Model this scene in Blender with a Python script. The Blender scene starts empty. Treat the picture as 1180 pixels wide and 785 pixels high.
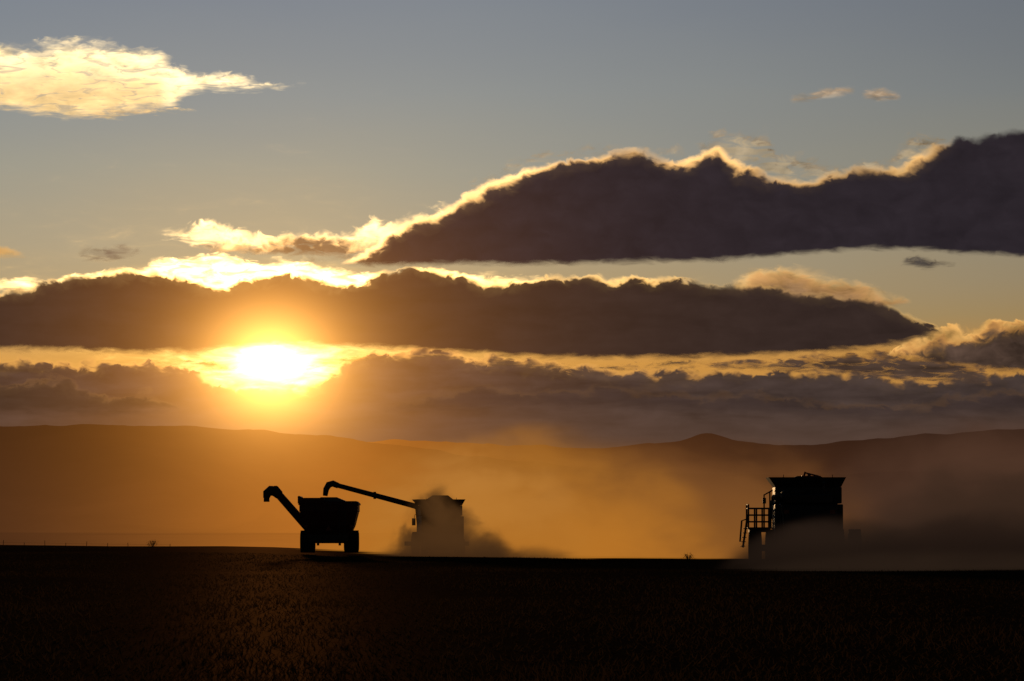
import bpy, math, random
import numpy as np
from mathutils import Vector, noise as mnoise
random.seed(4); rng=np.random.default_rng(7)
S=bpy.context.scene
S.view_settings.view_transform='Standard'; S.view_settings.look='None'; S.view_settings.exposure=0
F=6555.0; EYE=1.4; U0,V0=590.0,622.0     # focal scale (1/rad) and the direction of eye level
SU,SV=312.0,420.0                         # direction of the sun
def P(u,v,R): return ((u-U0)/F*R, R, EYE+(V0-v)/F*R)
cam=bpy.data.cameras.new("camera"); co=bpy.data.objects.new("camera",cam); S.collection.objects.link(co)
cam.sensor_width=36; cam.lens=F*36/1180; cam.clip_start=1; cam.clip_end=90000
co.location=(0,0,EYE); co.rotation_euler=(math.radians(90)+math.atan((V0-392.5)/F),0,0); S.camera=co
sun_dir=Vector(((SU-U0)/F,1,(V0-SV)/F)).normalized()

# ---------- node helper ----------
class G:
    def __init__(s,nt): s.nt=nt; s.n=nt.nodes; s.l=nt.links
    def put(s,i,v):
        if v is None: return
        if isinstance(v,bpy.types.NodeSocket): s.l.new(v,i)
        elif hasattr(i.default_value,'__len__'):
            v=tuple(v)
            if len(i.default_value)==4 and len(v)==3: v=v+(1,)
            i.default_value=v
        else: i.default_value=v
    def m(s,op,a,b=None,c=None,clamp=False):
        k=s.n.new('ShaderNodeMath'); k.operation=op; k.use_clamp=clamp
        for i,v in enumerate((a,b,c)): s.put(k.inputs[i],v)
        return k.outputs[0]
    def vm(s,op,a,b=None,out=0):
        k=s.n.new('ShaderNodeVectorMath'); k.operation=op
        s.put(k.inputs[0],a)
        if b is not None:
            if op=='SCALE': s.put(k.inputs[3],b)
            else: s.put(k.inputs[1],b)
        return k.outputs[out]
    def ss(s,x,a,b,c=0.0,d=1.0):
        k=s.n.new('ShaderNodeMapRange'); k.interpolation_type='SMOOTHSTEP'
        for i,v in enumerate((x,a,b,c,d)): s.put(k.inputs[i],v)
        return k.outputs[0]
    def noise(s,vec,scale,detail=4,rough=.55,dist=0.0,dim='3D'):
        k=s.n.new('ShaderNodeTexNoise'); k.noise_dimensions=dim; k.inputs['Scale'].default_value=scale; k.inputs['Detail'].default_value=detail
        k.inputs['Roughness'].default_value=rough; k.inputs['Distortion'].default_value=dist; s.put(k.inputs['Vector'],vec)
        return k.outputs[0]
    def vor(s,vec,scale,detail=1.5,rough=.42):
        k=s.n.new('ShaderNodeTexVoronoi'); k.voronoi_dimensions='2D'; k.feature='SMOOTH_F1'; k.normalize=False
        k.inputs['Scale'].default_value=scale; k.inputs['Detail'].default_value=detail; k.inputs['Roughness'].default_value=rough; k.inputs['Smoothness'].default_value=.6
        s.put(k.inputs['Vector'],vec); return k.outputs['Distance']
    def comb(s,x,y,z):
        k=s.n.new('ShaderNodeCombineXYZ')
        for i,v in enumerate((x,y,z)): s.put(k.inputs[i],v)
        return k.outputs[0]
    def sep(s,v):
        k=s.n.new('ShaderNodeSeparateXYZ'); s.put(k.inputs[0],v); return k.outputs
    def mix(s,f,a,b):
        k=s.n.new('ShaderNodeMix'); k.data_type='RGBA'; s.put(k.inputs[0],f); s.put(k.inputs[6],a); s.put(k.inputs[7],b); return k.outputs[2]
    def col(s,c,f): return s.vm('SCALE',c,f)
    def add(s,a,b): return s.vm('ADD',a,b)
    def attr(s,name):
        k=s.n.new('ShaderNodeAttribute'); k.attribute_name=name; return k
    def exp(s,x): return s.m('EXPONENT',x)
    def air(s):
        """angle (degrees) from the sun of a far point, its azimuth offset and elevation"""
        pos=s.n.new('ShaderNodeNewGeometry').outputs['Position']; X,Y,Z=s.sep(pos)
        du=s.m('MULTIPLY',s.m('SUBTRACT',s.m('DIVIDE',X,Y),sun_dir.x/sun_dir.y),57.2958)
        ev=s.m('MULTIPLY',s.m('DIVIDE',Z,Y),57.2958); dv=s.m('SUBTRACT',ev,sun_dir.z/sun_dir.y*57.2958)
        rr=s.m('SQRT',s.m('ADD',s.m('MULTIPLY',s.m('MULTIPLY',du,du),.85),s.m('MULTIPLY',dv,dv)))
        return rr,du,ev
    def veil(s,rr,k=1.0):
        # sun bloom painted as emission onto far clouds and land
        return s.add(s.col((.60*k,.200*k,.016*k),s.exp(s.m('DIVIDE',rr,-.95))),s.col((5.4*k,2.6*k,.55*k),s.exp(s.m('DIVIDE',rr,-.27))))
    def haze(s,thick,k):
        """haze glow painted as emission onto distant land, stronger near the plain"""
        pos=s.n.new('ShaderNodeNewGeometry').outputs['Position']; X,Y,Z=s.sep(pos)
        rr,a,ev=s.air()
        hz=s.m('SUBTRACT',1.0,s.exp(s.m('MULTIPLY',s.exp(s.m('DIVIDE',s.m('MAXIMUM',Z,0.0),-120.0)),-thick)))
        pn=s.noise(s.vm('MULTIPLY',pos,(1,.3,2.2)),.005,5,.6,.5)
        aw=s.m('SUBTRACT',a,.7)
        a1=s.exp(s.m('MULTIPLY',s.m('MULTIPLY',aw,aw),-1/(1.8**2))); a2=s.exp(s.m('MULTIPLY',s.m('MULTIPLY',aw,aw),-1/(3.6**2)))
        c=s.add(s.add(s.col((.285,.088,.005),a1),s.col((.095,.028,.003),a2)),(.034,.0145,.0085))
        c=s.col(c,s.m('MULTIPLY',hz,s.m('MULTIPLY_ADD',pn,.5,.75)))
        return s.add(c,s.veil(rr,k))  # haze and sun bloom, both emitted by the surface itself
def newmat(name):
    m=bpy.data.materials.new(name); m.use_nodes=True; m.node_tree.nodes.clear(); g=G(m.node_tree)
    o=g.n.new('ShaderNodeOutputMaterial'); return m,g,o
def paint(name,c,rough=.5,metal=0.0,var=.25,scale=3.0):
    m,g,o=newmat(name); b=g.n.new('ShaderNodeBsdfPrincipled')
    tc=g.n.new('ShaderNodeTexCoord').outputs['Object']
    n=g.noise(tc,scale,5,.65); f=g.m('MULTIPLY_ADD',n,var*2,1-var)
    dust=g.ss(g.noise(tc,scale*.6,6,.7),.45,.75,0,.35)
    g.put(b.inputs['Base Color'],g.mix(dust,g.col(c,f),(.08,.055,.03)))
    b.inputs['Roughness'].default_value=rough; b.inputs['Metallic'].default_value=metal
    g.l.new(b.outputs[0],o.inputs[0]); return m

# ---------- world ----------
w=bpy.data.worlds.new("World"); S.world=w; w.use_nodes=True; nt=w.node_tree; nt.nodes.clear(); g=G(nt)
out=nt.nodes.new('ShaderNodeOutputWorld')
sky=nt.nodes.new('ShaderNodeTexSky'); sky.sky_type='NISHITA'; sky.sun_disc=False
el=math.asin(sun_dir.z); az=math.atan2(sun_dir.x,sun_dir.y)
sky.sun_elevation=el; sky.sun_rotation=az; sky.dust_density=3
bg=nt.nodes.new('ShaderNodeBackground'); g.put(bg.inputs[0],sky.outputs[0]); bg.inputs[1].default_value=.003
d=nt.nodes.new('ShaderNodeTexCoord').outputs['Generated']
x,y,z=g.sep(d)
eldeg=g.m('MULTIPLY',g.m('ARCSINE',z),57.2958)
azdeg=g.m('MULTIPLY',g.m('ARCTAN2',x,y),57.2958)
r=g.m('MULTIPLY',g.m('ARCCOSINE',g.m('MINIMUM',g.vm('DOT_PRODUCT',d,tuple(sun_dir),1),1.0)),57.2958)
da=g.m('SUBTRACT',azdeg,math.degrees(az)); de=g.m('SUBTRACT',eldeg,math.degrees(el))
r2=g.m('SQRT',g.m('ADD',g.m('POWER',g.m('MULTIPLY',g.m('ABSOLUTE',da),.58),2.0),g.m('POWER',g.m('ABSOLUTE',g.m('MULTIPLY',de,1.25)),2.0)))
# noise roughens the glow painted around the sun
rag=g.noise(g.vm('MULTIPLY',d,(110,110,480)),1.0,5,.62,.5)
r2=g.m('MULTIPLY',r2,g.m('MULTIPLY_ADD',rag,2.0,.05))
cr=nt.nodes.new('ShaderNodeValToRGB'); e=cr.color_ramp
stops=[(-1,(.03,.02,.012)),(0,(.34,.17,.055)),(1,(.44,.22,.07)),(1.85,(.62,.30,.065)),(2.35,(.41,.30,.14)),(3.0,(.335,.31,.22)),(3.7,(.262,.292,.258)),(4.5,(.195,.255,.280)),(5.5,(.136,.202,.268)),(9,(.07,.12,.18)),(28,(.015,.028,.05))]
while len(e.elements)<len(stops): e.elements.new(.5)
for el_,(a,c) in zip(e.elements,stops): el_.position=(a+1)/30; el_.color=(*c,1)
nz=g.noise(g.vm('MULTIPLY',d,(1,1,4)),9,4,.5)
g.put(cr.inputs[0],g.m('DIVIDE',g.m('ADD',g.m('MULTIPLY_ADD',g.m('SUBTRACT',nz,.5),.8,eldeg),1),30))
side=g.m('SUBTRACT',1.0,g.ss(azdeg,-2,8,0,.35))
base=g.col(cr.outputs[0],g.m('MULTIPLY',side,g.ss(g.m('ABSOLUTE',azdeg),6,50,1,.15)))
glow=g.add(g.col((.36,.20,.04),g.exp(g.m('DIVIDE',r,-1.2))),g.col((2.6,1.40,.28),g.exp(g.m('DIVIDE',r2,-.36))))
glow=g.add(glow,g.col((16,11,5),g.exp(g.m('DIVIDE',r2,-.12))))
bg2=nt.nodes.new('ShaderNodeBackground'); g.put(bg2.inputs[0],g.add(base,glow))
ad=nt.nodes.new('ShaderNodeAddShader'); g.l.new(bg.outputs[0],ad.inputs[0]); g.l.new(bg2.outputs[0],ad.inputs[1]); g.l.new(ad.outputs[0],out.inputs[0])
sl=bpy.data.lights.new("sun","SUN"); sl.energy=2.4; sl.angle=math.radians(.53); sl.color=(1,.60,.27)
so=bpy.data.objects.new("sun",sl); S.collection.objects.link(so); so.rotation_euler=(-sun_dir).to_track_quat('-Z','Y').to_euler()

# ---------- mesh helpers ----------
def link(name,me,mats=()):
    o=bpy.data.objects.new(name,me); S.collection.objects.link(o)
    for m in mats: me.materials.append(m)
    return o
def from_arrays(name,V,Fc,mats=()):
    me=bpy.data.meshes.new(name); me.from_pydata([tuple(v) for v in V],[],[tuple(f) for f in Fc]); me.update(); return link(name,me,mats)
def interp(tab,u): 
    t=np.array(tab,float); return np.interp(u,t[:,0],t[:,1])

# ---------- clouds: far sheets, sunlit rims and shaded cores painted as emission ----------
def cloud_mat(name,seed,body,lit,amp=(12,4),bil=9,amp2=(10,5),soft=(1,4),soft_b=8,lit_near=1.5,lit_r=2.0,stretch=1.4,maxa=1.0,wisp=0.0,veil=1.0,relief=.35,core_soft=5,streak=0.0,inner_k=1.0,low=None,rough=.57,n3k=2.0,amber=.55):
    m,g,o=newmat(name); D='2D'
    tc=g.vm('ADD',g.vm('MULTIPLY',g.attr('sky_pos').outputs['Vector'],(1,stretch,1)),(seed*7.3,seed*3.1,0))
    dt=g.attr('top_d').outputs['Fac']; db=g.attr('bot_d').outputs['Fac']; rw=g.attr('rim_w').outputs['Fac']
    n1=g.m('SUBTRACT',g.noise(tc,2.0,3,.5,.3,D),.5); n2=g.m('SUBTRACT',g.noise(tc,7.0,7,rough,.5,D),.5); n3=g.m('SUBTRACT',g.noise(g.add(tc,(5,9,0)),3.0,5,.54,.4,D),.5)
    vo=g.m('SUBTRACT',.42,g.vor(g.add(tc,g.vm('SCALE',g.comb(n3,n2,0.0),.35)),2.4))
    bl=g.m('MULTIPLY',vo,bil*1.6)
    d1=g.m('ADD',g.m('ADD',dt,bl),g.m('MULTIPLY_ADD',n1,amp[0]*2.2,g.m('MULTIPLY',n2,amp[1]*2.6)))
    ns_=g.m('SUBTRACT',g.noise(g.vm('MULTIPLY',tc,(1,2.5,1)),3.5,6,.56,.3,D),.5)
    dbb=g.m('ADD',db,g.m('MULTIPLY_ADD',n1,amp[0]*-.8,g.m('MULTIPLY',ns_,amp[1]*3.6)))
    at=g.ss(d1,-soft[0],soft[1]); ab=g.ss(dbb,-1,soft_b)
    a=g.m('MULTIPLY',g.m('MULTIPLY',at,ab),maxa)
    if wisp>0:
        ns=g.noise(g.vm('MULTIPLY',tc,(1,2.2,1)),3.0,6,.56,.8,D)
        a=g.m('MULTIPLY',a,g.ss(ns,.32,.32+.33*wisp,1-min(1,wisp),1))
    dcore=g.m('SUBTRACT',g.m('ADD',d1,g.m('MULTIPLY_ADD',n3,amp2[0]*2.4,g.m('MULTIPLY',n2,amp2[1]*1.6))),rw)
    core=g.ss(dcore,-core_soft,core_soft)
    rr,du,ev=g.air()
    nearf=g.exp(g.m('DIVIDE',rr,-lit_r))
    litc=g.col(lit,g.m('MULTIPLY_ADD',nearf,lit_near*3,.55))
    litc=g.col(litc,g.m('MAXIMUM',g.m('MULTIPLY_ADD',n3,n3k,g.m('MULTIPLY_ADD',n2,.7,1.0)),.25))
    # the painted sunlit fringe deepens to amber where it meets the core
    litc=g.mix(g.ss(dcore,-12,2,0,amber),litc,g.vm('MULTIPLY',litc,(.75,.5,.3)))
    st=g.m('SUBTRACT',g.noise(g.vm('MULTIPLY',tc,(.45,1.6,1)),2.5,4,.52,.3,D),.5)
    rel=g.m('MULTIPLY_ADD',g.m('ADD',g.m('MULTIPLY',g.m('ADD',n3,g.m('MULTIPLY',vo,.4)),1-streak),g.m('MULTIPLY',st,1.2*streak+.5)),relief*2.6,1.0)
    inner=g.m('MULTIPLY',g.ss(dcore,-3,16,1,0),.5*inner_k)
    bodyc=g.add(g.col(body,g.m('MAXIMUM',rel,.3)),g.col(lit,g.m('MULTIPLY',inner,g.m('MULTIPLY_ADD',nearf,.30,.02))))
    c=g.mix(core,litc,bodyc)
    if low: c=g.mix(g.ss(ev,low[0],low[1],low[2],0),c,low[3])  # hazy tone painted into the low cloud base
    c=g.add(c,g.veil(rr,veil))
    em=g.n.new('ShaderNodeEmission'); g.put(em.inputs[0],c)
    tr=g.n.new('ShaderNodeBsdfTransparent'); mx=g.n.new('ShaderNodeMixShader'); g.put(mx.inputs[0],a); g.l.new(tr.outputs[0],mx.inputs[1]); g.l.new(em.outputs[0],mx.inputs[2])
    g.l.new(mx.outputs[0],o.inputs[0]); return m
def cloud(label,R,top,bot,mat,rim=((0,8),(1180,8)),step=4,marg=26):
    u0=min(top[0][0],bot[0][0]); u1=max(top[-1][0],bot[-1][0])
    e0=marg if u0>0 else 60; us=np.arange(u0-e0,u1+(marg if u1<1180 else 60)+step,step)
    vt=interp(top,us); vb=interp(bot,us)
    vmin=min(t[1] for t in top)-marg; vmax=max(t[1] for t in bot)+marg
    vs=np.arange(vmin,vmax+step,step); U,V=np.meshgrid(us,vs); T=V-vt[None,:]; B=vb[None,:]-V
    slope=np.abs(np.gradient(vt,us)); T=T/np.sqrt(1+slope**2)[None,:]
    if u0>0: L=U-u0; T=np.minimum(T,L+4); B=np.minimum(B,L+4)
    if u1<1180: L=u1-U; T=np.minimum(T,L+4); B=np.minimum(B,L+4)
    m=np.clip(np.minimum(T,B),0,60); Rl=R*(1-.0006*m)
    X=(U-U0)/F*Rl; Z=EYE+(V0-V)/F*Rl
    ny,nx=U.shape; idx=np.arange(ny*nx).reshape(ny,nx)
    ok=(np.minimum(T,B)>-marg)
    q=ok[:-1,:-1]|ok[1:,:-1]|ok[:-1,1:]|ok[1:,1:]
    quads=np.stack([idx[1:,:-1][q],idx[1:,1:][q],idx[:-1,1:][q],idx[:-1,:-1][q]],1)
    used=np.unique(quads); remap=-np.ones(ny*nx,int); remap[used]=np.arange(len(used)); quads=remap[quads]
    co_=np.stack([X.ravel(),Rl.ravel(),Z.ravel()],1)[used]
    base=co_.mean(0)
    o=from_arrays("cloud",co_-base,quads,[mat]); o.location=base
    me=o.data
    for nm,arr in (('top_d',T),('bot_d',B),('rim_w',np.broadcast_to(interp(rim,us)[None,:],T.shape))):
        at=me.attributes.new(nm,'FLOAT','POINT'); at.data.foreach_set('value',arr.ravel()[used].astype(np.float32))
    at=me.attributes.new('sky_pos','FLOAT_VECTOR','POINT')
    at.data.foreach_set('vector',np.stack([U.ravel()/100,V.ravel()/100,0*U.ravel()],1)[used].ravel().astype(np.float32))
    o["label"]=label; o["category"]="cloud"; return o

darkA=(.025,.019,.024); darkB=(.034,.021,.018); darkD=(.054,.036,.031)
gold=(1.15,.70,.26)
cloud("long dark purple cloud bank with golden sunlit rim",14000,
 [(395,304),(425,285),(450,264),(490,249),(520,237),(560,212),(600,193),(640,185),(700,174),(740,172),(775,184),(800,178),(828,166),(850,182),(885,202),(930,206),(960,199),(1000,191),(1040,188),(1080,168),(1120,158),(1180,149),(1240,143)],
 [(395,306),(450,309),(520,307),(600,307),(700,306),(780,304),(850,301),(900,297),(960,291),(1040,289),(1100,293),(1180,298),(1240,299)],
 cloud_mat("cloud_upper",1,darkA,gold,amp=(6,2.5),bil=5,amp2=(7,2),soft=(4,6),lit_near=1.9,lit_r=2.2,relief=.18,core_soft=6,rough=.5,n3k=1.6,amber=.35),
 rim=[(395,3),(450,7),(490,4),(560,7),(600,9),(650,3),(700,4),(760,1),(790,9),(850,9),(880,2),(920,5),(1000,1),(1060,10),(1085,2),(1110,-8),(1240,-12)])
cloud("ragged golden lit cloud tuft with grey underside",15000,
 [(180,262),(230,247),(270,262),(320,266),(350,254),(385,262),(425,250),(455,250),(500,238),(530,232),(560,214)],
 [(180,270),(210,280),(260,296),(330,300),(400,302),(450,285),(520,262),(560,230)],
 cloud_mat("cloud_tuft",2,(.17,.11,.06),(1.25,.84,.36),amp=(10,6),bil=12,amp2=(14,6),soft=(3,12),soft_b=14,lit_near=.9,wisp=.5,core_soft=12,relief=.5,n3k=1.6,rough=.53),
 rim=[(180,40),(290,22),(330,10),(380,14),(420,30),(560,30)])
cloud("dark band of cloud with dazzling yellow edge",18000,
 [(-60,346),(0,336),(40,328),(90,318),(150,309),(180,305),(210,317),(245,326),(290,316),(330,311),(380,321),(410,323),(440,312),(480,308),(520,310),(560,322),(600,319),(640,313),(700,322),(730,317),(790,322),(850,328),(900,332),(960,339),(1010,348),(1050,359),(1085,378)],
 [(-60,404),(100,408),(200,410),(250,406),(300,401),(360,401),(400,402),(450,404),(520,408),(600,414),(700,416),(800,415),(900,411),(980,406),(1040,399),(1085,385)],
 cloud_mat("cloud_middle",3,darkB,(1.3,.82,.27),amp=(5,3),bil=5,amp2=(6,2),soft=(3,5),soft_b=9,lit_near=2.8,lit_r=1.9,core_soft=4,relief=.20,streak=.4,veil=1.15,rough=.5,n3k=1.6,amber=.35),
 rim=[(-60,-4),(0,0),(90,-1),(150,2),(200,5),(300,5),(360,6),(420,3),(450,-1),(520,5),(580,4),(640,-1),(700,2),(780,2),(830,-2),(1000,-1),(1085,2)])
cloud("thin brilliant yellow cloud streak above dark band",19500,
 [(-60,328),(0,322),(60,319),(130,308),(200,294),(240,292),(300,298),(360,299),(400,312),(440,316),(560,313),(640,320)],
 [(-60,340),(100,332),(200,335),(400,335),(640,330)],
 cloud_mat("cloud_streak",4,(.9,.6,.22),(1.3,.85,.33),amp=(7,4),bil=6,amp2=(4,4),soft=(2,8),lit_near=1.5,wisp=.7,stretch=2.4),
 rim=[(-60,60),(640,60)])
cloud("soft tan cloud with glowing hem",19000,
 [(845,320),(865,306),(900,302),(950,311),(1000,326),(1050,341)],
 [(845,340),(900,352),(1000,362),(1050,350)],
 cloud_mat("cloud_tan",5,(.32,.18,.085),(1.0,.60,.22),amp=(4,3),bil=6,amp2=(8,5),soft=(3,14),lit_near=.8,core_soft=14,stretch=2.2,relief=.5),
 rim=[(845,20),(1050,12)])
cloud("hazy grey cloud bank glowing orange",26000,
 [(-60,410),(0,413),(60,414),(130,412),(180,416),(215,423),(245,434),(290,444),(330,445),(365,438),(388,424),(405,408),(430,397),(480,396),(520,401),(560,404),(600,411),(650,417),(700,422),(760,424),(800,426),(860,424),(920,421),(960,424),(1000,431),(1060,437),(1110,430),(1150,422),(1240,418)],
 [(-60,545),(1240,545)],
 cloud_mat("cloud_lower",6,darkD,(1.05,.58,.16),amp=(8,4),bil=9,amp2=(6,3),soft=(2,6),lit_near=.8,lit_r=1.8,relief=.40,streak=.6,low=(.95,1.5,.6,(.100,.056,.038)),core_soft=5,veil=1.35,stretch=1.7,rough=.54),
 rim=[(-60,2),(200,2),(260,0),(360,2),(420,5),(520,5),(600,3),(700,4),(960,1),(1100,4),(1240,3)])
shelf=cloud_mat("cloud_shelf",14,(.040,.026,.024),(.34,.19,.07),amp=(7,3),bil=8,amp2=(6,3),soft=(3,10),soft_b=20,lit_near=.3,relief=.3,streak=.7,maxa=.8,stretch=1.9,core_soft=6)
cloud("layered grey brown cloud shelf low over the hills",25000,
 [(440,470),(480,450),(560,442),(640,448),(720,444),(800,452),(880,450),(960,460),(1040,466),(1120,452),(1240,440)],
 [(440,476),(560,478),(700,474),(860,480),(1000,488),(1240,478)],shelf,rim=[(440,0),(1240,3)])
cloud("lumpy dark cloud with orange top edge",22500,
 [(1026,398),(1045,390),(1075,374),(1110,378),(1140,366),(1180,360),(1240,355)],
 [(1026,410),(1090,424),(1150,430),(1240,426)],
 cloud_mat("cloud_lumpy",7,(.075,.045,.032),(1.25,.68,.20),amp=(7,4),bil=12,amp2=(11,5),lit_near=.6,core_soft=8,relief=.6,inner_k=3.5),
 rim=[(1026,14),(1180,13),(1240,12)])
cloud("streaky orange and brown low cloud",24000,
 [(780,417),(860,412),(930,407),(1010,402),(1060,406),(1140,420)],
 [(780,424),(860,428),(960,433),(1060,442),(1140,444)],
 cloud_mat("cloud_streaky",8,(.075,.045,.032),(.85,.45,.12),amp=(7,5),bil=7,amp2=(9,5),soft=(3,7),soft_b=10,wisp=.4,stretch=2.6,lit_near=.5,core_soft=6,relief=.5,streak=.4),
 rim=[(780,4),(1140,4)])
cloud("thin broken cloud bar crossing the golden gap",24500,
 [(430,405),(520,408),(600,415),(700,418),(800,416)],
 [(430,414),(520,417),(600,424),(700,427),(800,425)],
 cloud_mat("cloud_bar",15,(.10,.055,.028),(1.1,.60,.15),amp=(7,5),bil=6,amp2=(8,4),soft=(2,6),wisp=.5,stretch=2.6,lit_near=.6,streak=.3),
 rim=[(430,1),(800,1)])
cloud("small torn bars across the glare of the sun",24200,
 [(176,413),(215,411),(245,416),(272,422)],[(176,421),(215,422),(245,427),(272,429)],
 cloud_mat("cloud_glare",21,(.20,.085,.015),(1.2,.65,.15),amp=(5,4),bil=4,amp2=(5,4),soft=(2,5),wisp=.4,stretch=3,lit_near=.6),
 rim=[(176,1),(272,1)])
cloud("small hazy bars across the glare of the sun",24300,
 [(352,420),(395,412),(430,404)],[(352,427),(395,421),(430,412)],
 cloud_mat("cloud_glare_bar",22,(.20,.085,.015),(1.2,.65,.15),amp=(5,4),bil=4,amp2=(5,4),soft=(2,5),wisp=.5,stretch=3,lit_near=.6),
 rim=[(352,1),(430,1)])
flatm=cloud_mat("cloud_flat",12,(.038,.024,.018),(.50,.28,.10),amp=(7,4),bil=9,amp2=(6,3),soft=(2,7),soft_b=18,lit_near=.3,maxa=.85,relief=.35,streak=.5,stretch=1.8)
cloud("dark flat cloud under the bright gap",23500,
 [(-60,436),(0,440),(50,432),(90,444),(120,452),(160,450),(215,462)],
 [(-60,476),(60,484),(150,482),(215,474)],flatm,rim=[(-60,1),(215,1)])
cloud("thin dark cloud shelf",23800,[(-60,414),(0,416),(60,420),(100,428)],[(-60,428),(40,432),(100,434)],flatm,rim=[(-60,1),(100,1)])
cloud("ragged cream coloured sunlit cloud high up",12500,
 [(-60,52),(0,49),(50,46),(90,41),(140,48),(185,56),(200,70),(235,79),(270,83),(350,94)],
 [(-60,128),(0,128),(40,133),(85,138),(130,132),(200,124),(215,110),(240,106),(290,106),(350,98)],
 cloud_mat("cloud_cream",9,(1.15,.78,.34),(2.0,1.5,.78),amp=(8,5),bil=8,amp2=(20,7),soft=(3,14),soft_b=14,lit_near=.5,wisp=.5,core_soft=28,stretch=2.4,veil=.3,relief=.32,n3k=1.6,amber=.2,rough=.52),
 rim=[(-60,36),(200,40),(350,36)])
cloud("torn golden scrap under a sunlit cloud",12600,[(60,130),(120,121),(180,120),(226,124)],[(60,134),(120,137),(180,130),(226,128)],
 cloud_mat("cloud_torn",16,(.9,.62,.27),(1.4,1.0,.48),amp=(5,6),bil=6,amp2=(9,7),soft=(2,6),lit_near=.3,wisp=.8,stretch=3,veil=.2),rim=[(60,8),(226,8)])
cloud("small orange lit cloud scrap",13000,[(-60,280),(0,281),(36,292)],[(-60,297),(0,298),(36,297)],
 cloud_mat("cloud_scrap",10,(.55,.34,.13),(.95,.6,.22),amp=(3,4),bil=4,wisp=.4,lit_near=.3),rim=[(-60,6),(36,6)])
greym=cloud_mat("cloud_grey",11,(.13,.095,.07),(.30,.22,.14),amp=(6,6),bil=8,soft=(3,12),soft_b=10,lit_near=.1,wisp=.6,maxa=.8,stretch=2)
cloud("small grey wispy cloud",13000,[(88,288),(120,279),(160,285)],[(88,298),(120,303),(160,297)],greym,rim=[(88,2),(160,2)])
cloud("small dark grey oval cloud",13000,[(1042,298),(1065,291),(1100,300)],[(1042,306),(1070,312),(1100,308)],
 cloud_mat("cloud_oval",17,(.055,.045,.045),(.2,.16,.12),amp=(3,4),bil=6,soft=(2,6),lit_near=.1,maxa=.9,stretch=2),rim=[(88,0),(160,0)])
palem=cloud_mat("cloud_pale",13,(.55,.42,.28),(.75,.55,.34),amp=(3,3),bil=4,soft=(4,7),soft_b=8,lit_near=.2,wisp=.4,maxa=.8,stretch=2.5,veil=0)
cloud("faint pale cloud wisp",12000,[(914,110),(950,101),(984,100)],[(914,119),(950,115),(984,110)],palem,rim=[(0,9),(1180,9)])
cloud("tiny pale pink cloud puff",12000,[(996,105),(1015,101),(1036,106)],[(996,114),(1015,117),(1036,115)],palem,rim=[(0,9),(1180,9)])
tornm=cloud_mat("cloud_wisps",18,(.45,.34,.2),(.66,.47,.24),amp=(8,7),bil=8,soft=(3,14),soft_b=12,lit_near=.3,wisp=.85,maxa=.8,stretch=1.6,veil=0)
cloud("thin torn wisps above the dark bank",14500,[(805,160),(835,147),(890,150),(900,170),(960,188),(1020,178),(1050,150),(1090,158)],[(805,178),(860,192),(900,208),(960,210),(1020,200),(1090,176)],tornm,rim=[(0,9),(1180,9)])
cloud("thin golden wisps along the cloud crest",14600,[(540,205),(600,180),(680,166),(740,164),(790,172)],[(540,225),(600,196),(680,182),(740,180),(790,186)],tornm,rim=[(0,9),(1180,9)])

# ---------- ground ----------
def sstep(a,b,t): t=np.clip((t-a)/(b-a),0,1); return t*t*(3-2*t)
def gz(X,Y):
    X=np.asarray(X,float); Y=np.asarray(Y,float)
    hc=np.interp(X/np.maximum(Y,1)*650,[-70,-30,-10,10,60],[.80,.55,-.05,-.45,-.95])
    z=hc*sstep(260,650,Y)
    z=z+.05*np.sin(X*.21+Y*.031)*sstep(20,100,Y)+.04*np.sin(X*.07-Y*.05)
    z=z-30*sstep(660,1500,Y)+ 34*sstep(2200,4000,Y)+4*sstep(4000,6000,Y)
    return z
m,g,o_=newmat("field_soil"); b=g.n.new('ShaderNodeBsdfDiffuse'); pos=g.n.new('ShaderNodeNewGeometry').outputs['Position']
n=g.noise(pos,.12,5,.6); n2=g.noise(g.vm('MULTIPLY',pos,(1,.35,1)),2.5,6,.7)
c=g.mix(g.ss(n2,.35,.7),(.048,.028,.013),(.115,.068,.032)); c=g.mix(g.ss(n,.35,.65,0,.6),c,(.065,.038,.018))
g.put(b.inputs[0],c); b.inputs['Roughness'].default_value=1
bp=g.n.new('ShaderNodeBump'); bp.inputs['Strength'].default_value=.5; bp.inputs['Distance'].default_value=.05; g.put(bp.inputs['Height'],n2); g.l.new(bp.outputs[0],b.inputs['Normal'])
gl=g.n.new('ShaderNodeBsdfGlossy'); gl.inputs['Roughness'].default_value=.6; gl.inputs[0].default_value=(.6,.30,.12,1)
gm=g.n.new('ShaderNodeMixShader'); gm.inputs[0].default_value=.009; g.l.new(b.outputs[0],gm.inputs[1]); g.l.new(gl.outputs[0],gm.inputs[2])
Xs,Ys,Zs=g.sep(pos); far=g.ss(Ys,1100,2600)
em=g.n.new('ShaderNodeEmission'); g.put(em.inputs[0],g.haze(1.9,.5)); g.put(em.inputs[1],far); ad=g.n.new('ShaderNodeAddShader')  # far soil emits the painted haze
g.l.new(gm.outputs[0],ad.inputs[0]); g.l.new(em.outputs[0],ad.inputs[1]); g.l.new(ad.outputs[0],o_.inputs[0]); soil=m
ys=np.concatenate([np.arange(-200,40,20),np.arange(40,700,5),np.arange(700,1600,30),np.arange(1600,8200,150)])
ts=np.linspace(-1,1,141); ts=np.sign(ts)*np.abs(ts)**1.6
XX=[];YY=[]
for yv in ys:
    hw=300+.9*max(yv,0); XX.append(ts*hw); YY.append(np.full_like(ts,yv))
XX=np.array(XX);YY=np.array(YY);ZZ=gz(XX,YY); ny,nx=XX.shape; idx=np.arange(ny*nx).reshape(ny,nx)
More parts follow.
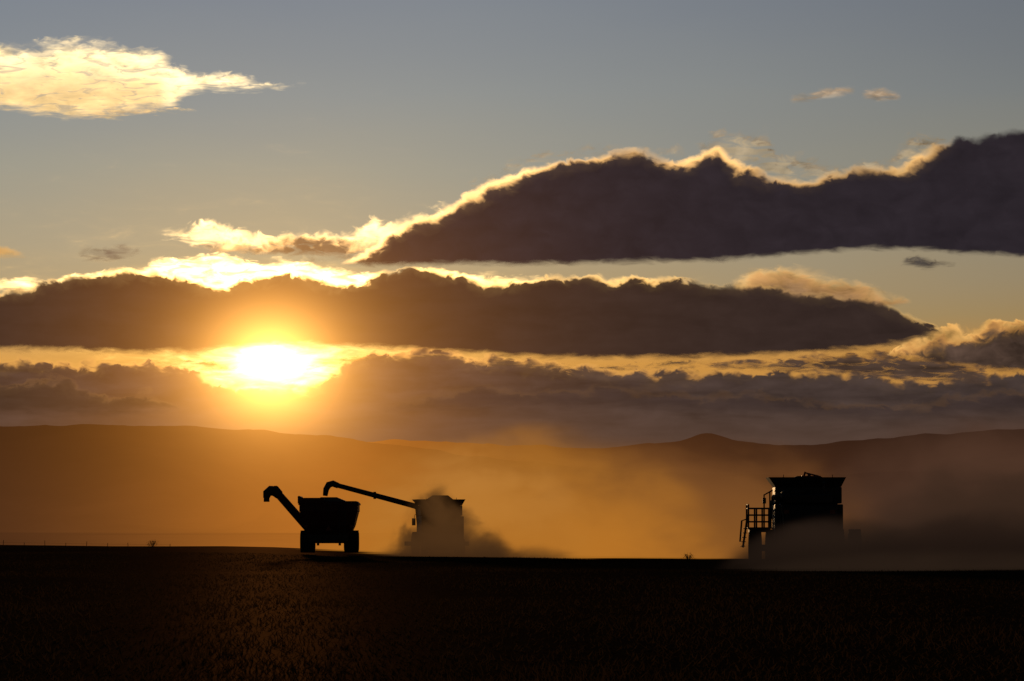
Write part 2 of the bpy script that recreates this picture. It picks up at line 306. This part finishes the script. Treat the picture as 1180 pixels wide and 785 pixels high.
q=np.stack([idx[:-1,:-1].ravel(),idx[:-1,1:].ravel(),idx[1:,1:].ravel(),idx[1:,:-1].ravel()],1)
gr=from_arrays("ground",np.stack([XX.ravel(),YY.ravel(),ZZ.ravel()],1),q,[soil]); gr["kind"]="structure"
for p in gr.data.polygons: p.use_smooth=True
gr["label"]="dark harvested stubble field in evening shade"; gr["category"]="field"

# stubble
N=130000
yy=52+ (rng.random(N)**1.4)*420; hw=4+yy*.105; xx=(rng.random(N)*2-1)*hw
xx=np.where(rng.random(N)<.4,np.round(xx/.3)*.3+rng.normal(0,.09,N),xx)
patch=np.array([mnoise.noise(Vector((a*.15,b_*.03,0)))+.6*mnoise.noise(Vector((a*.7,b_*.15,5))) for a,b_ in zip(xx,yy)])
h=(.04+.06*rng.random(N))*(1+.8*patch); wd=.006+.007*rng.random(N)*(1+yy/120)
zz=gz(xx,yy)-.01; lx=rng.normal(0,.07,N); ly=rng.normal(0,.07,N); an=rng.random(N)*3.14
dx=np.cos(an)*wd; dy=np.sin(an)*wd
V=np.empty((N,3,3)); V[:,0]=np.stack([xx-dx,yy-dy,zz],1); V[:,1]=np.stack([xx+dx,yy+dy,zz],1); V[:,2]=np.stack([xx+lx,yy+ly,zz+h],1)
m,g,o_=newmat("straw"); b=g.n.new('ShaderNodeBsdfDiffuse'); t=g.n.new('ShaderNodeBsdfTranslucent'); ad=g.n.new('ShaderNodeMixShader'); ad.inputs[0].default_value=.15
pos=g.n.new('ShaderNodeNewGeometry').outputs['Position']; c=g.mix(g.noise(pos,3,3),(.045,.028,.012),(.085,.050,.021)); g.put(b.inputs[0],c); g.put(t.inputs[0],c)
g.l.new(b.outputs[0],ad.inputs[1]); g.l.new(t.outputs[0],ad.inputs[2]); g.l.new(ad.outputs[0],o_.inputs[0])
st=from_arrays("stubble",V.reshape(-1,3),np.arange(N*3).reshape(N,3),[m]); st["kind"]="stuff"; st["label"]="short cut straw stubble covering the field"; st["category"]="stubble"

# ---------- hills ----------
def hill(name,label,R,ridge,col,depth,foot,thick,k):
    us=np.arange(-500,1680,6.0); vt=interp(ridge,us)
    vt=np.convolve(np.pad(vt,2,mode='edge'),np.ones(5)/5,'valid')
    vt=vt+np.array([mnoise.fractal(Vector((u*.025,R*.001,0)),1.0,2.0,6) for u in us])*2.6
    crest=EYE+(V0-vt)/F*R; rows=12; V=[];Fc=[]
    for j in range(rows+1):
        t=j/rows; yy_=R-depth*(1-t); 
        for i,u in enumerate(us):
            X=(u-U0)/F*R; f=t**1.3
            zz_=foot+(crest[i]-foot)*f + (mnoise.noise(Vector((X*.006,yy_*.004,3)))*18*math.sin(math.pi*t))
            V.append((X,yy_,zz_))
    for i,u in enumerate(us): V.append(((u-U0)/F*R,R+depth*.6,foot))
    nx=len(us)
    for j in range(rows+1):
        for i in range(nx-1):
            a=j*nx+i; Fc.append((a,a+1,a+nx+1,a+nx))
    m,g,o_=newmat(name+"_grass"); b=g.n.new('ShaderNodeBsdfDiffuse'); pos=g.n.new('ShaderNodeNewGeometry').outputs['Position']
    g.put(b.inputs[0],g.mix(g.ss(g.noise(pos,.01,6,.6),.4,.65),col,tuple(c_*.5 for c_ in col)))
    em=g.n.new('ShaderNodeEmission'); g.put(em.inputs[0],g.haze(thick,k)); ad=g.n.new('ShaderNodeAddShader')  # haze painted onto the slope as emission
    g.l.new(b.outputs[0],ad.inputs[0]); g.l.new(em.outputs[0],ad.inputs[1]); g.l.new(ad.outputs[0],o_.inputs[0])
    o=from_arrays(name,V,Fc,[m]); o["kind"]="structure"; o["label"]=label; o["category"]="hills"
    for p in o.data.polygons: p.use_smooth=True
hill("hills","long low ridge of dusk hills with painted haze",9000,[(-500,500),(0,500),(300,508),(480,508),(600,513),(680,517),(720,514),(780,509),(800,504),(815,496),(830,503),(850,508),(900,514),(950,511),(1050,502),(1180,494),(1680,480)],(.05,.04,.03),1800,5,6.0,.85)
hill("hills.001","rounded grassy hillside with painted orange haze",6800,[(-500,485),(0,492),(100,490),(200,491),(300,496),(400,505),(500,519),(600,532),(760,545),(900,548),(1180,540),(1680,520)],(.04,.03,.02),900,5,2.6,.8)

# ---------- dust volumes ----------
def dome(name,lo,hi,mat,label,cat="dust"):
    lo=np.array(lo,float);hi=np.array(hi,float); c=(lo+hi)/2; h=(hi-lo)/2
    V=[];Fc=[]; n=28; rows=9
    for j in range(rows):
        th=j/rows*math.pi/2
        for i in range(n): a=i*2*math.pi/n; V.append((math.cos(a)*math.cos(th),math.sin(a)*math.cos(th),-1+2*math.sin(th)))
    V.append((0,0,1)); top=len(V)-1
    for j in range(rows-1):
        for i in range(n): k=(i+1)%n; Fc.append((j*n+i,j*n+k,(j+1)*n+k,(j+1)*n+i))
    for i in range(n): Fc.append(((rows-1)*n+i,(rows-1)*n+(i+1)%n,top))
    Fc.append(tuple(range(n))[::-1])
    o=from_arrays(name,V,Fc,[mat]); o.location=c; o.scale=h; o["kind"]="stuff"; o["label"]=label; o["category"]=cat; return o
def dustmat(name,col,dens,seed,nscale=.35,lo=.32,hi=.60,lomin=.08,grad=None,rate=.45,warp=1.7,e0=.95,e1=0.1,gz1=.7,sx=1.0,wedge=0):
    m,g,o_=newmat(name); tc=g.n.new('ShaderNodeTexCoord').outputs['Object']; pos=g.n.new('ShaderNodeNewGeometry').outputs['Position']
    x,y,z=g.sep(tc); 
    zz=g.m('MULTIPLY_ADD',z,.5,.5)
    rad=g.m('ADD',g.m('ADD',g.m('MULTIPLY',x,x),g.m('MULTIPLY',y,y)),g.m('MULTIPLY',zz,zz))
    shape=rad
    if wedge: shape=g.m('ADD',rad,g.m('MULTIPLY',g.m('MAXIMUM',g.m('ADD',x,.35),0.0),g.m('MULTIPLY',zz,wedge)))   # dust settles as it drifts downwind
    nv=g.noise(g.vm('MULTIPLY',g.add(pos,(seed*11,0,seed*5)),(sx,1,1)),nscale,4,.6,.5)
    env=g.ss(g.m('ADD',shape,g.m('MULTIPLY',g.m('SUBTRACT',.5,nv),warp)),e0,e1)
    env=g.m('MULTIPLY',env,g.ss(rad,1.0,.75))
    dn=g.m('MULTIPLY',g.m('MULTIPLY',env,g.ss(nv,lo,hi,lomin,1)),dens)
    ab=g.n.new('ShaderNodeVolumeAbsorption'); ab.inputs[0].default_value=(0,0,0,1); g.put(ab.inputs[1],dn)
    em=g.n.new('ShaderNodeEmission'); g.put(em.inputs[0],col if grad is None else g.mix(g.ss(zz,0.0,gz1),grad,col)); g.put(em.inputs[1],dn); ad=g.n.new('ShaderNodeAddShader')  # sun and shade on the dust are painted in as emission
    g.l.new(ab.outputs[0],ad.inputs[0]); g.l.new(em.outputs[0],ad.inputs[1]); g.l.new(ad.outputs[0],o_.inputs['Volume'])
    m.cycles.volume_step_rate=rate; return m
def dust(label,u0,u1,vtop,vbot,R,dep,mat):
    lo=P(u0,vbot,R); hi=P(u1,vtop,R)
    return dome("dust_cloud",(lo[0],R-dep,lo[2]-1),(hi[0],R+dep,hi[2]),mat,label)
dust("orange harvest dust with painted sun glow drifting on the wind",330,860,475,642,560,12,dustmat("dust_sunlit",(.42,.16,.022),.15,1,.24,grad=(.50,.18,.020),sx=.5,e0=1.1))
dust("billow of golden dust rising off the harvest",390,700,492,642,520,7,dustmat("dust_gold",(.50,.21,.040),.20,7,.40,grad=(.44,.165,.020),lomin=.0,sx=.5,lo=.38,e0=1.1))
dust("wide faint amber dust over the field",480,1100,490,647,610,14,dustmat("dust_wide",(.19,.073,.020),.16,2,.16,grad=(.27,.10,.018),sx=.45,e0=1.1))
dust("thick dust with painted shade around the working combine",440,625,540,648,465,4,dustmat("dust_shaded",(.080,.034,.010),.80,3,.42,grad=(.030,.013,.005),gz1=.6,e0=1.1,e1=.4,rate=.3,wedge=2.2))
dust("low dust skirt with painted shade behind the machine",410,700,600,648,462,4,dustmat("dust_skirt",(.075,.032,.010),.65,9,.45,grad=(.030,.013,.005),e0=1.0,e1=.2,sx=.5,wedge=1.0))
dust("brown dust trailing the large combine",870,1450,450,672,330,12,dustmat("dust_brown",(.086,.040,.023),.27,4,.22,grad=(.020,.010,.007),sx=.6))
dust("dark dust rolling low over the stubble",800,1140,588,676,286,5,dustmat("dust_low",(.022,.0125,.008),1.0,5,.45,grad=(.005,.003,.002),e0=1.25,e1=.2,gz1=1.0,sx=.5,rate=.3))
dust("thick low dust bank swallowing the stubble",920,1500,572,678,280,5,dustmat("dust_bank",(.024,.013,.0085),.9,12,.40,grad=(.004,.0025,.002),e0=1.2,e1=.2,gz1=1.1,sx=.5))
dust("thin smoky dust beside the large combine",935,1420,505,664,292,5,dustmat("dust_smoke",(.038,.020,.012),.55,8,.36,sx=.6,lomin=.02))
dust("thin haze of dust settling on the field",700,1500,626,700,258,12,dustmat("dust_settling",(.026,.015,.009),.35,15,.35,lomin=.3,grad=(.010,.006,.004),gz1=1.0,e0=1.1,e1=.1,sx=.4))

# ---------- machine parts ----------
import bmesh
def mk(name,parent,bm,mat,smooth=False,bevel=0):
    me=bpy.data.meshes.new(name); bmesh.ops.recalc_face_normals(bm,faces=bm.faces); bm.to_mesh(me); bm.free(); o=link(name,me,[mat]); o.parent=parent
    if smooth:
        for p in me.polygons: p.use_smooth=True
    if bevel:
        md=o.modifiers.new("bevel",'BEVEL'); md.width=bevel; md.segments=2; md.limit_method='ANGLE'
    return o
def bbox(bm,x0,x1,y0,y1,z0,z1):
    vs=[bm.verts.new((x,y,z)) for x in(x0,x1) for y in(y0,y1) for z in(z0,z1)]
    for f in((0,1,3,2),(4,6,7,5),(0,4,5,1),(2,3,7,6),(0,2,6,4),(1,5,7,3)): bm.faces.new([vs[i] for i in f])
def frustum(bm,b,z0,t,z1):
    lo=[bm.verts.new((x,y,z0)) for x,y in((b[0],b[2]),(b[1],b[2]),(b[1],b[3]),(b[0],b[3]))]
    hi=[bm.verts.new((x,y,z1)) for x,y in((t[0],t[2]),(t[1],t[2]),(t[1],t[3]),(t[0],t[3]))]
    bm.faces.new(lo[::-1]); bm.faces.new(hi)
    for i in range(4): j=(i+1)%4; bm.faces.new((lo[i],lo[j],hi[j],hi[i]))
def tube(bm,pts,rads,seg=14):
    pts=[Vector(p) for p in pts]; rings=[]
    if not hasattr(rads,'__len__'): rads=[rads]*len(pts)
    for i,p in enumerate(pts):
        d=(pts[min(i+1,len(pts)-1)]-pts[max(i-1,0)]).normalized()
        up=Vector((0,1,0)) if abs(d.y)<.9 else Vector((1,0,0)); a=d.cross(up).normalized(); b_=d.cross(a)
        rings.append([bm.verts.new(p+(a*math.cos(k*2*math.pi/seg)+b_*math.sin(k*2*math.pi/seg))*rads[i]) for k in range(seg)])
    for r0,r1 in zip(rings,rings[1:]):
        for k in range(seg): bm.faces.new((r0[k],r0[(k+1)%seg],r1[(k+1)%seg],r1[k]))
    bm.faces.new(rings[0][::-1]); bm.faces.new(rings[-1])
rubber=paint("tyre_rubber",(.012,.012,.012),.9); green=paint("combine_paint",(.020,.022,.016),.6); red=paint("cart_paint",(.07,.014,.008),.6)
steel=paint("bare_steel",(.05,.045,.04),.6,.3); glass=paint("cab_glass",(.01,.012,.015),.15); yellow=paint("rim_paint",(.12,.08,.02),.6)
lampm=paint("lamp_lens",(.15,.02,.01),.3); grainm=paint("grain",(.16,.10,.04),.95,scale=20)
def lathe(bm,prof,x0,y0,z0,seg=36):
    rings=[]
    for (dx,r_) in prof: rings.append([bm.verts.new((x0+dx,y0+r_*math.cos(k*2*math.pi/seg),z0+r_*math.sin(k*2*math.pi/seg))) for k in range(seg)])
    for a,b_ in zip(rings,rings[1:]):
        for k in range(seg): bm.faces.new((a[k],a[(k+1)%seg],b_[(k+1)%seg],b_[k]))
    bm.faces.new(rings[0][::-1]); bm.faces.new(rings[-1])
def wheel(parent,x,y,r_,wd):
    e=bpy.data.objects.new("wheel",None); S.collection.objects.link(e); e.parent=parent; e.location=(x,y,r_); e.empty_display_size=.2
    bm=bmesh.new(); h=wd/2
    lathe(bm,[(-h*.8,r_*.55),(-h,r_*.75),(-h*.92,r_*.93),(-h*.6,r_*.975),(0,r_*.985),(h*.6,r_*.975),(h*.92,r_*.93),(h,r_*.75),(h*.8,r_*.55)],0,0,0)
    for k in range(22):   # lugs
        for s in(-1,1):
            a=(k+(.25 if s>0 else -.25))*2*math.pi/22
            bm2=[]; 
            for dx in (0.02*s,h*.95*s):
                aa=a+(.10 if dx*s>.1 else 0)
                for da in(-.035,.035):
                    for rr in(r_*.95,r_*1.0): bm2.append(bm.verts.new((dx,rr*math.cos(aa+da),rr*math.sin(aa+da))))
            for f in((0,1,3,2),(4,6,7,5),(0,4,5,1),(2,3,7,6),(0,2,6,4),(1,5,7,3)): bm.faces.new([bm2[i] for i in f])
    mk("tyre",e,bm,rubber)
    bm=bmesh.new(); lathe(bm,[(-h*.82,r_*.54),(-h*.5,r_*.5),(-h*.3,r_*.18),(h*.3,r_*.18),(h*.5,r_*.5),(h*.82,r_*.54)],0,0,0,24); mk("rim",e,bm,yellow)
    return e
def combine(u,vbase,R,label,auger_out,yaw=0):
    x=(u-U0)/F*R; root=bpy.data.objects.new("combine_harvester",None); S.collection.objects.link(root)
    root.location=(x,R,EYE+(V0-vbase)/F*R); root.rotation_euler[2]=yaw; root["label"]=label; root["category"]="combine harvester"
    bm=bmesh.new(); bbox(bm,-1.5,1.5,-2.6,1.6,1.1,3.3); frustum(bm,(-1.25,1.25,-3.6,-2.6),1.2,(-1.45,1.45,-3.1,-2.6),3.2); bbox(bm,-1.74,-1.5,-2.2,1.2,1.3,3.25); bbox(bm,1.5,1.80,-2.2,1.2,1.2,3.25)
    mk("body",root,bm,green,bevel=.05)
    bm=bmesh.new(); bbox(bm,-1.7,1.78,-1.4,1.5,3.3,4.15); mk("grain_tank",root,bm,green,bevel=.04)
    bm=bmesh.new(); 
    bt=(-1.68,1.75,-1.38,1.48); tp=(-2.05,1.98,-1.85,1.9)
    cb=[(bt[0],bt[2]),(bt[1],bt[2]),(bt[1],bt[3]),(bt[0],bt[3])]; ct=[(tp[0],tp[2]),(tp[1],tp[2]),(tp[1],tp[3]),(tp[0],tp[3])]
    for i in range(4):
        j=(i+1)%4; a=[(*cb[i],4.16),(*cb[j],4.16),(*ct[j],4.66),(*ct[i],4.66)]
        v=[bm.verts.new(p) for p in a]; v2=[bm.verts.new((p[0]*.975,p[1]*.975,p[2])) for p in a]
        bm.faces.new(v); bm.faces.new(v2[::-1])
        for k in range(4): l=(k+1)%4; bm.faces.new((v[k],v[l],v2[l],v2[k]))
    mk("grain_tank_extension",root,bm,green)
    bm=bmesh.new(); frustum(bm,(-1.5,1.5,-1.2,1.3),4.3,(-.5,.7,-.4,.4),(5.0 if auger_out else 4.74)); mk("grain",root,bm,grainm)
    bm=bmesh.new(); bbox(bm,-1.2,1.2,-2.9,-1.45,3.3,3.75); bbox(bm,-.9,-.2,-2.6,-1.8,3.75,3.95); mk("engine_cover",root,bm,green,bevel=.05)
    bm=bmesh.new(); tube(bm,[(.8,-2.0,3.7),(.8,-2.0,4.25),(.8,-2.15,4.4)],.08); mk("exhaust_pipe",root,bm,steel)
    bm=bmesh.new(); bbox(bm,-1.35,1.35,-4.0,-3.3,.55,1.35); bbox(bm,-1.5,1.5,-4.3,-3.9,.45,.85); mk("straw_chopper",root,bm,steel,bevel=.03)
    bm=bmesh.new(); bbox(bm,-2.7,2.7,1.4,1.7,.8,1.15); bbox(bm,-1.5,1.5,-2.7,-2.4,.5,.85); bbox(bm,-.8,.8,-2.7,1.6,.6,1.15); mk("chassis",root,bm,steel)
    cab=bpy.data.objects.new("cab",None); S.collection.objects.link(cab); cab.parent=root
    bm=bmesh.new(); frustum(bm,(-.9,.9,1.65,3.1),1.75,(-.95,.95,1.65,3.5),3.45); mk("window",cab,bm,glass,bevel=.03)
    bm=bmesh.new(); bbox(bm,-1.1,1.1,1.6,3.7,3.45,3.72); mk("roof",cab,bm,green,bevel=.08)
    for sx in(-1,1):
        bm=bmesh.new(); tube(bm,[(sx*1.0,3.4,3.5),(sx*1.6,3.5,3.4),(sx*1.7,3.5,2.9)],.025,6); bbox(bm,sx*1.7-.15,sx*1.7+.15,3.46,3.54,2.5,3.1); mk("mirror",root,bm,steel)
        bm=bmesh.new(); bbox(bm,sx*1.2-.14,sx*1.2+.14,-3.22,-3.14,2.75,2.95) ; mk("tail_lamp",root,bm,lampm)
    for sx in(-1.25,1.3):
        bm=bmesh.new(); tube(bm,[(sx,-1.3,4.6),(sx,-1.3,4.8)],.018,5); tube(bm,[(sx,-1.42,3.7),(sx,-1.3,4.6)],.018,5); mk("antenna",root,bm,steel)
    bm=bmesh.new(); tube(bm,[(-.25,-1.0,4.5),(-.1,-1.0,4.95)],.05,8); tube(bm,[(-.12,-1.0,4.9),(.6,-1.0,4.72)],.04,8); tube(bm,[(.1,-1.0,4.6),(.1,-1.0,4.84)],.09,10); bbox(bm,-.3,.7,-1.1,-.9,4.66,4.74); mk("beacon",root,bm,lampm)
    for sx in(-1,1):
        wheel(root,sx*1.78,1.55,.98,.56); wheel(root,sx*1.55,-2.55,.68,.5)
        if not auger_out: wheel(root,sx*2.62,1.55,.98,.66)
    if not auger_out:
        pl=bpy.data.objects.new("access_platform",None); S.collection.objects.link(pl); pl.parent=root
        bm=bmesh.new(); bbox(bm,-3.05,-1.75,.2,2.6,1.98,2.06); bbox(bm,-2.95,-1.85,.6,2.4,1.80,1.98); mk("deck",pl,bm,steel)
        bm=bmesh.new()
        for yv in(.25,2.55):
            for xv in(-3.02,-2.6,-2.2,-1.85): tube(bm,[(xv,yv,2.0),(xv,yv,3.25 if xv<-2.9 else 3.05)],.045,6)
            for zv in(2.35,2.7,3.05): tube(bm,[(-3.02,yv,zv),(-1.8,yv,zv)],.04,6)
        for zv in(2.5,3.05,3.25): tube(bm,[(-3.02,.25,zv),(-3.02,2.55,zv)],.035,6)
        tube(bm,[(-2.2,.2,3.05),(-2.2,.2,3.75),(-1.75,.2,4.0)],.04,6); tube(bm,[(-1.9,.2,1.95),(-1.9,.2,3.9)],.04,6); bbox(bm,-2.28,-2.1,.15,.25,3.3,3.6)
        mk("railing",pl,bm,steel)
        bm=bmesh.new()
        for yv in(.3,.85):
            tube(bm,[(-3.05,yv,2.7),(-3.15,yv,2.0),(-3.30,yv,1.0)],.045,6)
            tube(bm,[(-3.05,yv,2.5),(-3.36,yv,2.4),(-3.45,yv,1.3)],.035,6)
        for k in range(5): zv=1.05+.23*k; xx_=-3.29+.035*k; bbox(bm,xx_-.14,xx_+.1,.3,.85,zv,zv+.04)
        mk("ladder",pl,bm,steel)
    bm=bmesh.new()
    if auger_out:
        tube(bm,[(-1.5,1.2,2.6),(-1.62,1.2,3.9),(-1.9,1.2,4.12),(-8.55,0.6,5.85)],[.24,.24,.23,.20]); tube(bm,[(-8.4,.6,5.8),(-8.85,.58,5.98),(-9.2,.55,5.88),(-9.42,.55,5.5),(-9.5,.55,4.95)],[.24,.27,.28,.25,.2])
        bbox(bm,-5.4,-5.2,.75,1.05,4.7,5.3)
    else:
        tube(bm,[(-1.55,1.2,2.6),(-1.62,1.2,3.4),(-1.6,.8,3.6),(-1.4,-5.2,3.72)],[.22,.22,.21,.19]); tube(bm,[(-1.4,-5.1,3.72),(-1.4,-5.5,3.7),(-1.4,-5.75,3.45)],[.21,.23,.2])
    mk("unloading_auger",root,bm,green,smooth=True)
    bm=bmesh.new(); frustum(bm,(-.7,.7,3.2,4.6),.5,(-.7,.7,3.2,3.4),1.8); bbox(bm,-.68,.68,1.6,3.3,1.15,1.75); mk("feeder_house",root,bm,green)
    return root
combine(929,653,298,"large combine harvester seen from behind with side ladder",False)
combine(506,640,475,"combine harvester half lost in dust, unloading auger swung out",True,math.radians(8))

# grain cart
R=474; root=bpy.data.objects.new("grain_cart",None); S.collection.objects.link(root)
root.location=((380-U0)/F*R,R,EYE+(V0-637)/F*R); root["label"]="grain cart on fat tyres with raised spout auger"; root["category"]="grain cart"
bm=bmesh.new(); frustum(bm,(-1.7,1.7,-1.5,1.5),1.35,(-2.05,2.1,-2.5,2.5),2.25); frustum(bm,(-2.05,2.1,-2.5,2.5),2.252,(-2.38,2.38,-3.0,3.0),3.4); bbox(bm,-2.42,2.42,-3.05,3.05,3.402,3.95)
for k in range(-2,3): bbox(bm,k*.95-.05,k*.95+.05,-3.12,-3.05,3.35,3.98)
mk("hopper",root,bm,red,bevel=.03)
bm=bmesh.new(); bbox(bm,-2.5,2.5,-3.12,3.12,3.95,4.08); bbox(bm,-2.55,-.35,-3.15,3.1,4.08,4.55); frustum(bm,(-.35,2.5,-3.1,3.1),4.081,(-.35,2.3,-3.0,3.0),4.28); mk("top_extension",root,bm,red,bevel=.03)
bm=bmesh.new(); tube(bm,[(-2.45,-3.2,4.6),(-2.45,3.1,4.6)],.11,10); mk("roll_tarp",root,bm,steel,smooth=True)
bm=bmesh.new(); frustum(bm,(-2.0,1.9,-2.3,2.3),4.1,(-.7,.6,-.5,.5),4.62); mk("grain",root,bm,grainm)
bm=bmesh.new(); bbox(bm,-2.0,2.0,-.18,.18,.78,1.1); bbox(bm,-.9,-.65,-2.6,5.0,1.1,1.4); bbox(bm,.65,.9,-2.6,5.0,1.1,1.4); bbox(bm,-1.6,1.6,-2.0,-1.8,.95,1.5); bbox(bm,-1.6,1.6,1.8,2.0,.95,1.5); bbox(bm,-.2,.2,4.6,6.6,1.0,1.2); bbox(bm,-1.0,-.8,-2.0,-1.8,.6,1.0);bbox(bm,.8,1.0,-2.0,-1.8,.6,1.0)
for s in(-1,1): 
    for yv in(-1.4,1.4): tube(bm,[(s*1.5,yv,1.2),(s*2.1,yv,2.4)],.07,6)
mk("chassis",root,bm,steel)
for s in(-1,1): wheel(root,s*1.82,0,.93,1.25)
bm=bmesh.new(); tube(bm,[(-.6,3.0,1.2),(-1.9,3.05,2.05),(-4.45,3.0,4.95)],[.36,.36,.33]); bbox(bm,-3.5,-3.2,2.6,3.4,3.4,3.95); mk("auger_tube",root,bm,red,smooth=False)
bm=bmesh.new(); tube(bm,[(-4.3,3.0,4.8),(-4.65,3.0,5.15),(-5.05,3.0,5.18),(-5.35,3.0,4.95),(-5.42,3.0,4.55)],[.38,.46,.44,.38,.26]); bbox(bm,-5.62,-5.15,2.75,3.25,4.25,4.6); bbox(bm,-4.75,-4.5,2.8,3.2,5.3,5.6); mk("spout",root,bm,steel)
bm=bmesh.new()
for xv in (.9,1.4): tube(bm,[(xv,-3.25,1.4),(xv,-3.2,4.0)],.03,6)
for k in range(8): tube(bm,[(.9,-3.24,1.6+.3*k),(1.4,-3.24,1.6+.3*k)],.025,6)
mk("ladder",root,bm,steel)
for s in(-1,1):
    bm=bmesh.new(); bbox(bm,s*1.9-.14,s*1.9+.14,-2.75,-2.65,2.1,2.3); mk("tail_lamp",root,bm,lampm)
bm=bmesh.new(); v=[bm.verts.new(p) for p in((-.25,-2.7,1.85),(.25,-2.7,1.85),(0,-2.7,2.28),(-.25,-2.66,1.85),(.25,-2.66,1.85),(0,-2.66,2.28))]
bm.faces.new(v[:3]);bm.faces.new(v[3:][::-1])
for i in range(3): j=(i+1)%3; bm.faces.new((v[i],v[j],v[3+j],v[3+i]))
mk("warning_triangle",root,bm,lampm)

# ---------- small things on the crest ----------
leaf=paint("leaf",(.04,.04,.018),.8); bark=paint("weathered_wood",(.05,.035,.025),.9)
def shrub(u,R,size,label):
    x=(u-U0)/F*R; z=float(gz(x,R)); root=bpy.data.objects.new("shrub",None); S.collection.objects.link(root); root.location=(x,R,z); root["label"]=label; root["category"]="shrub"
    bm=bmesh.new()
    for k in range(7):
        a=random.random()*6.28; tube(bm,[(0,0,-.05),(math.cos(a)*size*.25,math.sin(a)*size*.25,size*.4),(math.cos(a)*size*.45,math.sin(a)*size*.45,size*.75)],[.04,.025,.01],5)
    mk("stem",root,bm,bark)
    bm=bmesh.new()
    for k in range(420):
        p=Vector((random.gauss(0,.3),random.gauss(0,.3),abs(random.gauss(.42,.2))))*size; s=size*.06
        q=[p+Vector((random.uniform(-s,s),random.uniform(-s,s),random.uniform(-s,s))) for _ in range(3)]; bm.faces.new([bm.verts.new(v) for v in q])
    mk("foliage",root,bm,leaf)
shrub(176,640,.95,"small round shrub at the field edge"); shrub(793,480,.7,"low dark tuft of brush on the stubble")
posts=[]
fe=bpy.data.objects.new("fence",None); S.collection.objects.link(fe); fe.location=P(100,628,645); fe["label"]="thin wire fence on wooden posts along the field edge"; fe["category"]="fence"
for i,uu in enumerate(range(-20,215,24)):
    xw=(uu-U0)/F*645-fe.location.x; zw=float(gz((uu-U0)/F*645,645))-fe.location.z
    bm=bmesh.new(); tube(bm,[(xw,0,zw-.2),(xw+random.uniform(-.05,.05),0,zw+.30+random.random()*.25)],.03,6); mk("post",fe,bm,bark); posts.append((xw,zw))
bm=bmesh.new(); tube(bm,[(a,0,b_+.25) for a,b_ in posts],.006,4)
mk("wire",fe,bm,steel)
# far shed
Rs=4000; root=bpy.data.objects.new("farm_shed",None); S.collection.objects.link(root); xs=(799-U0)/F*Rs; root.location=(xs,Rs,float(gz(xs,Rs))); root["label"]="distant low farm shed with painted haze"; root["category"]="farm building"
def painted_haze_mat(name,colr):
    m,g,o_=newmat(name); b=g.n.new('ShaderNodeBsdfDiffuse'); tc=g.n.new('ShaderNodeTexCoord').outputs['Object']
    g.put(b.inputs[0],g.mix(g.noise(tc,.8,3),colr,tuple(c_*.6 for c_ in colr)))
    em=g.n.new('ShaderNodeEmission'); g.put(em.inputs[0],g.haze(.6,.3)); ad=g.n.new('ShaderNodeAddShader')  # haze painted onto the shed as emission
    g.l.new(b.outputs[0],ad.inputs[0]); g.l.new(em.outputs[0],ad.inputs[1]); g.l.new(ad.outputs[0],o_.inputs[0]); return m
wallm=painted_haze_mat("shed_wall",(.08,.07,.06)); roofm=painted_haze_mat("shed_roof",(.06,.05,.05)); doorm=painted_haze_mat("shed_door",(.04,.03,.03))
bm=bmesh.new(); bbox(bm,-8,8,-5,5,-.5,3.6); mk("wall",root,bm,wallm)
bm=bmesh.new(); a=[bm.verts.new(p) for p in((-8.4,-5.4,3.6),(8.4,-5.4,3.6),(8.4,0,6.2),(-8.4,0,6.2),(8.4,5.4,3.6),(-8.4,5.4,3.6))]
bm.faces.new(a[:4]); bm.faces.new((a[3],a[2],a[4],a[5])); bm.faces.new((a[0],a[3],a[5])); bm.faces.new((a[1],a[4],a[2])); mk("roof",root,bm,roofm)
bm=bmesh.new(); bbox(bm,-2,2,-5.1,-5.02,-.4,3.2); mk("door",root,bm,doorm)
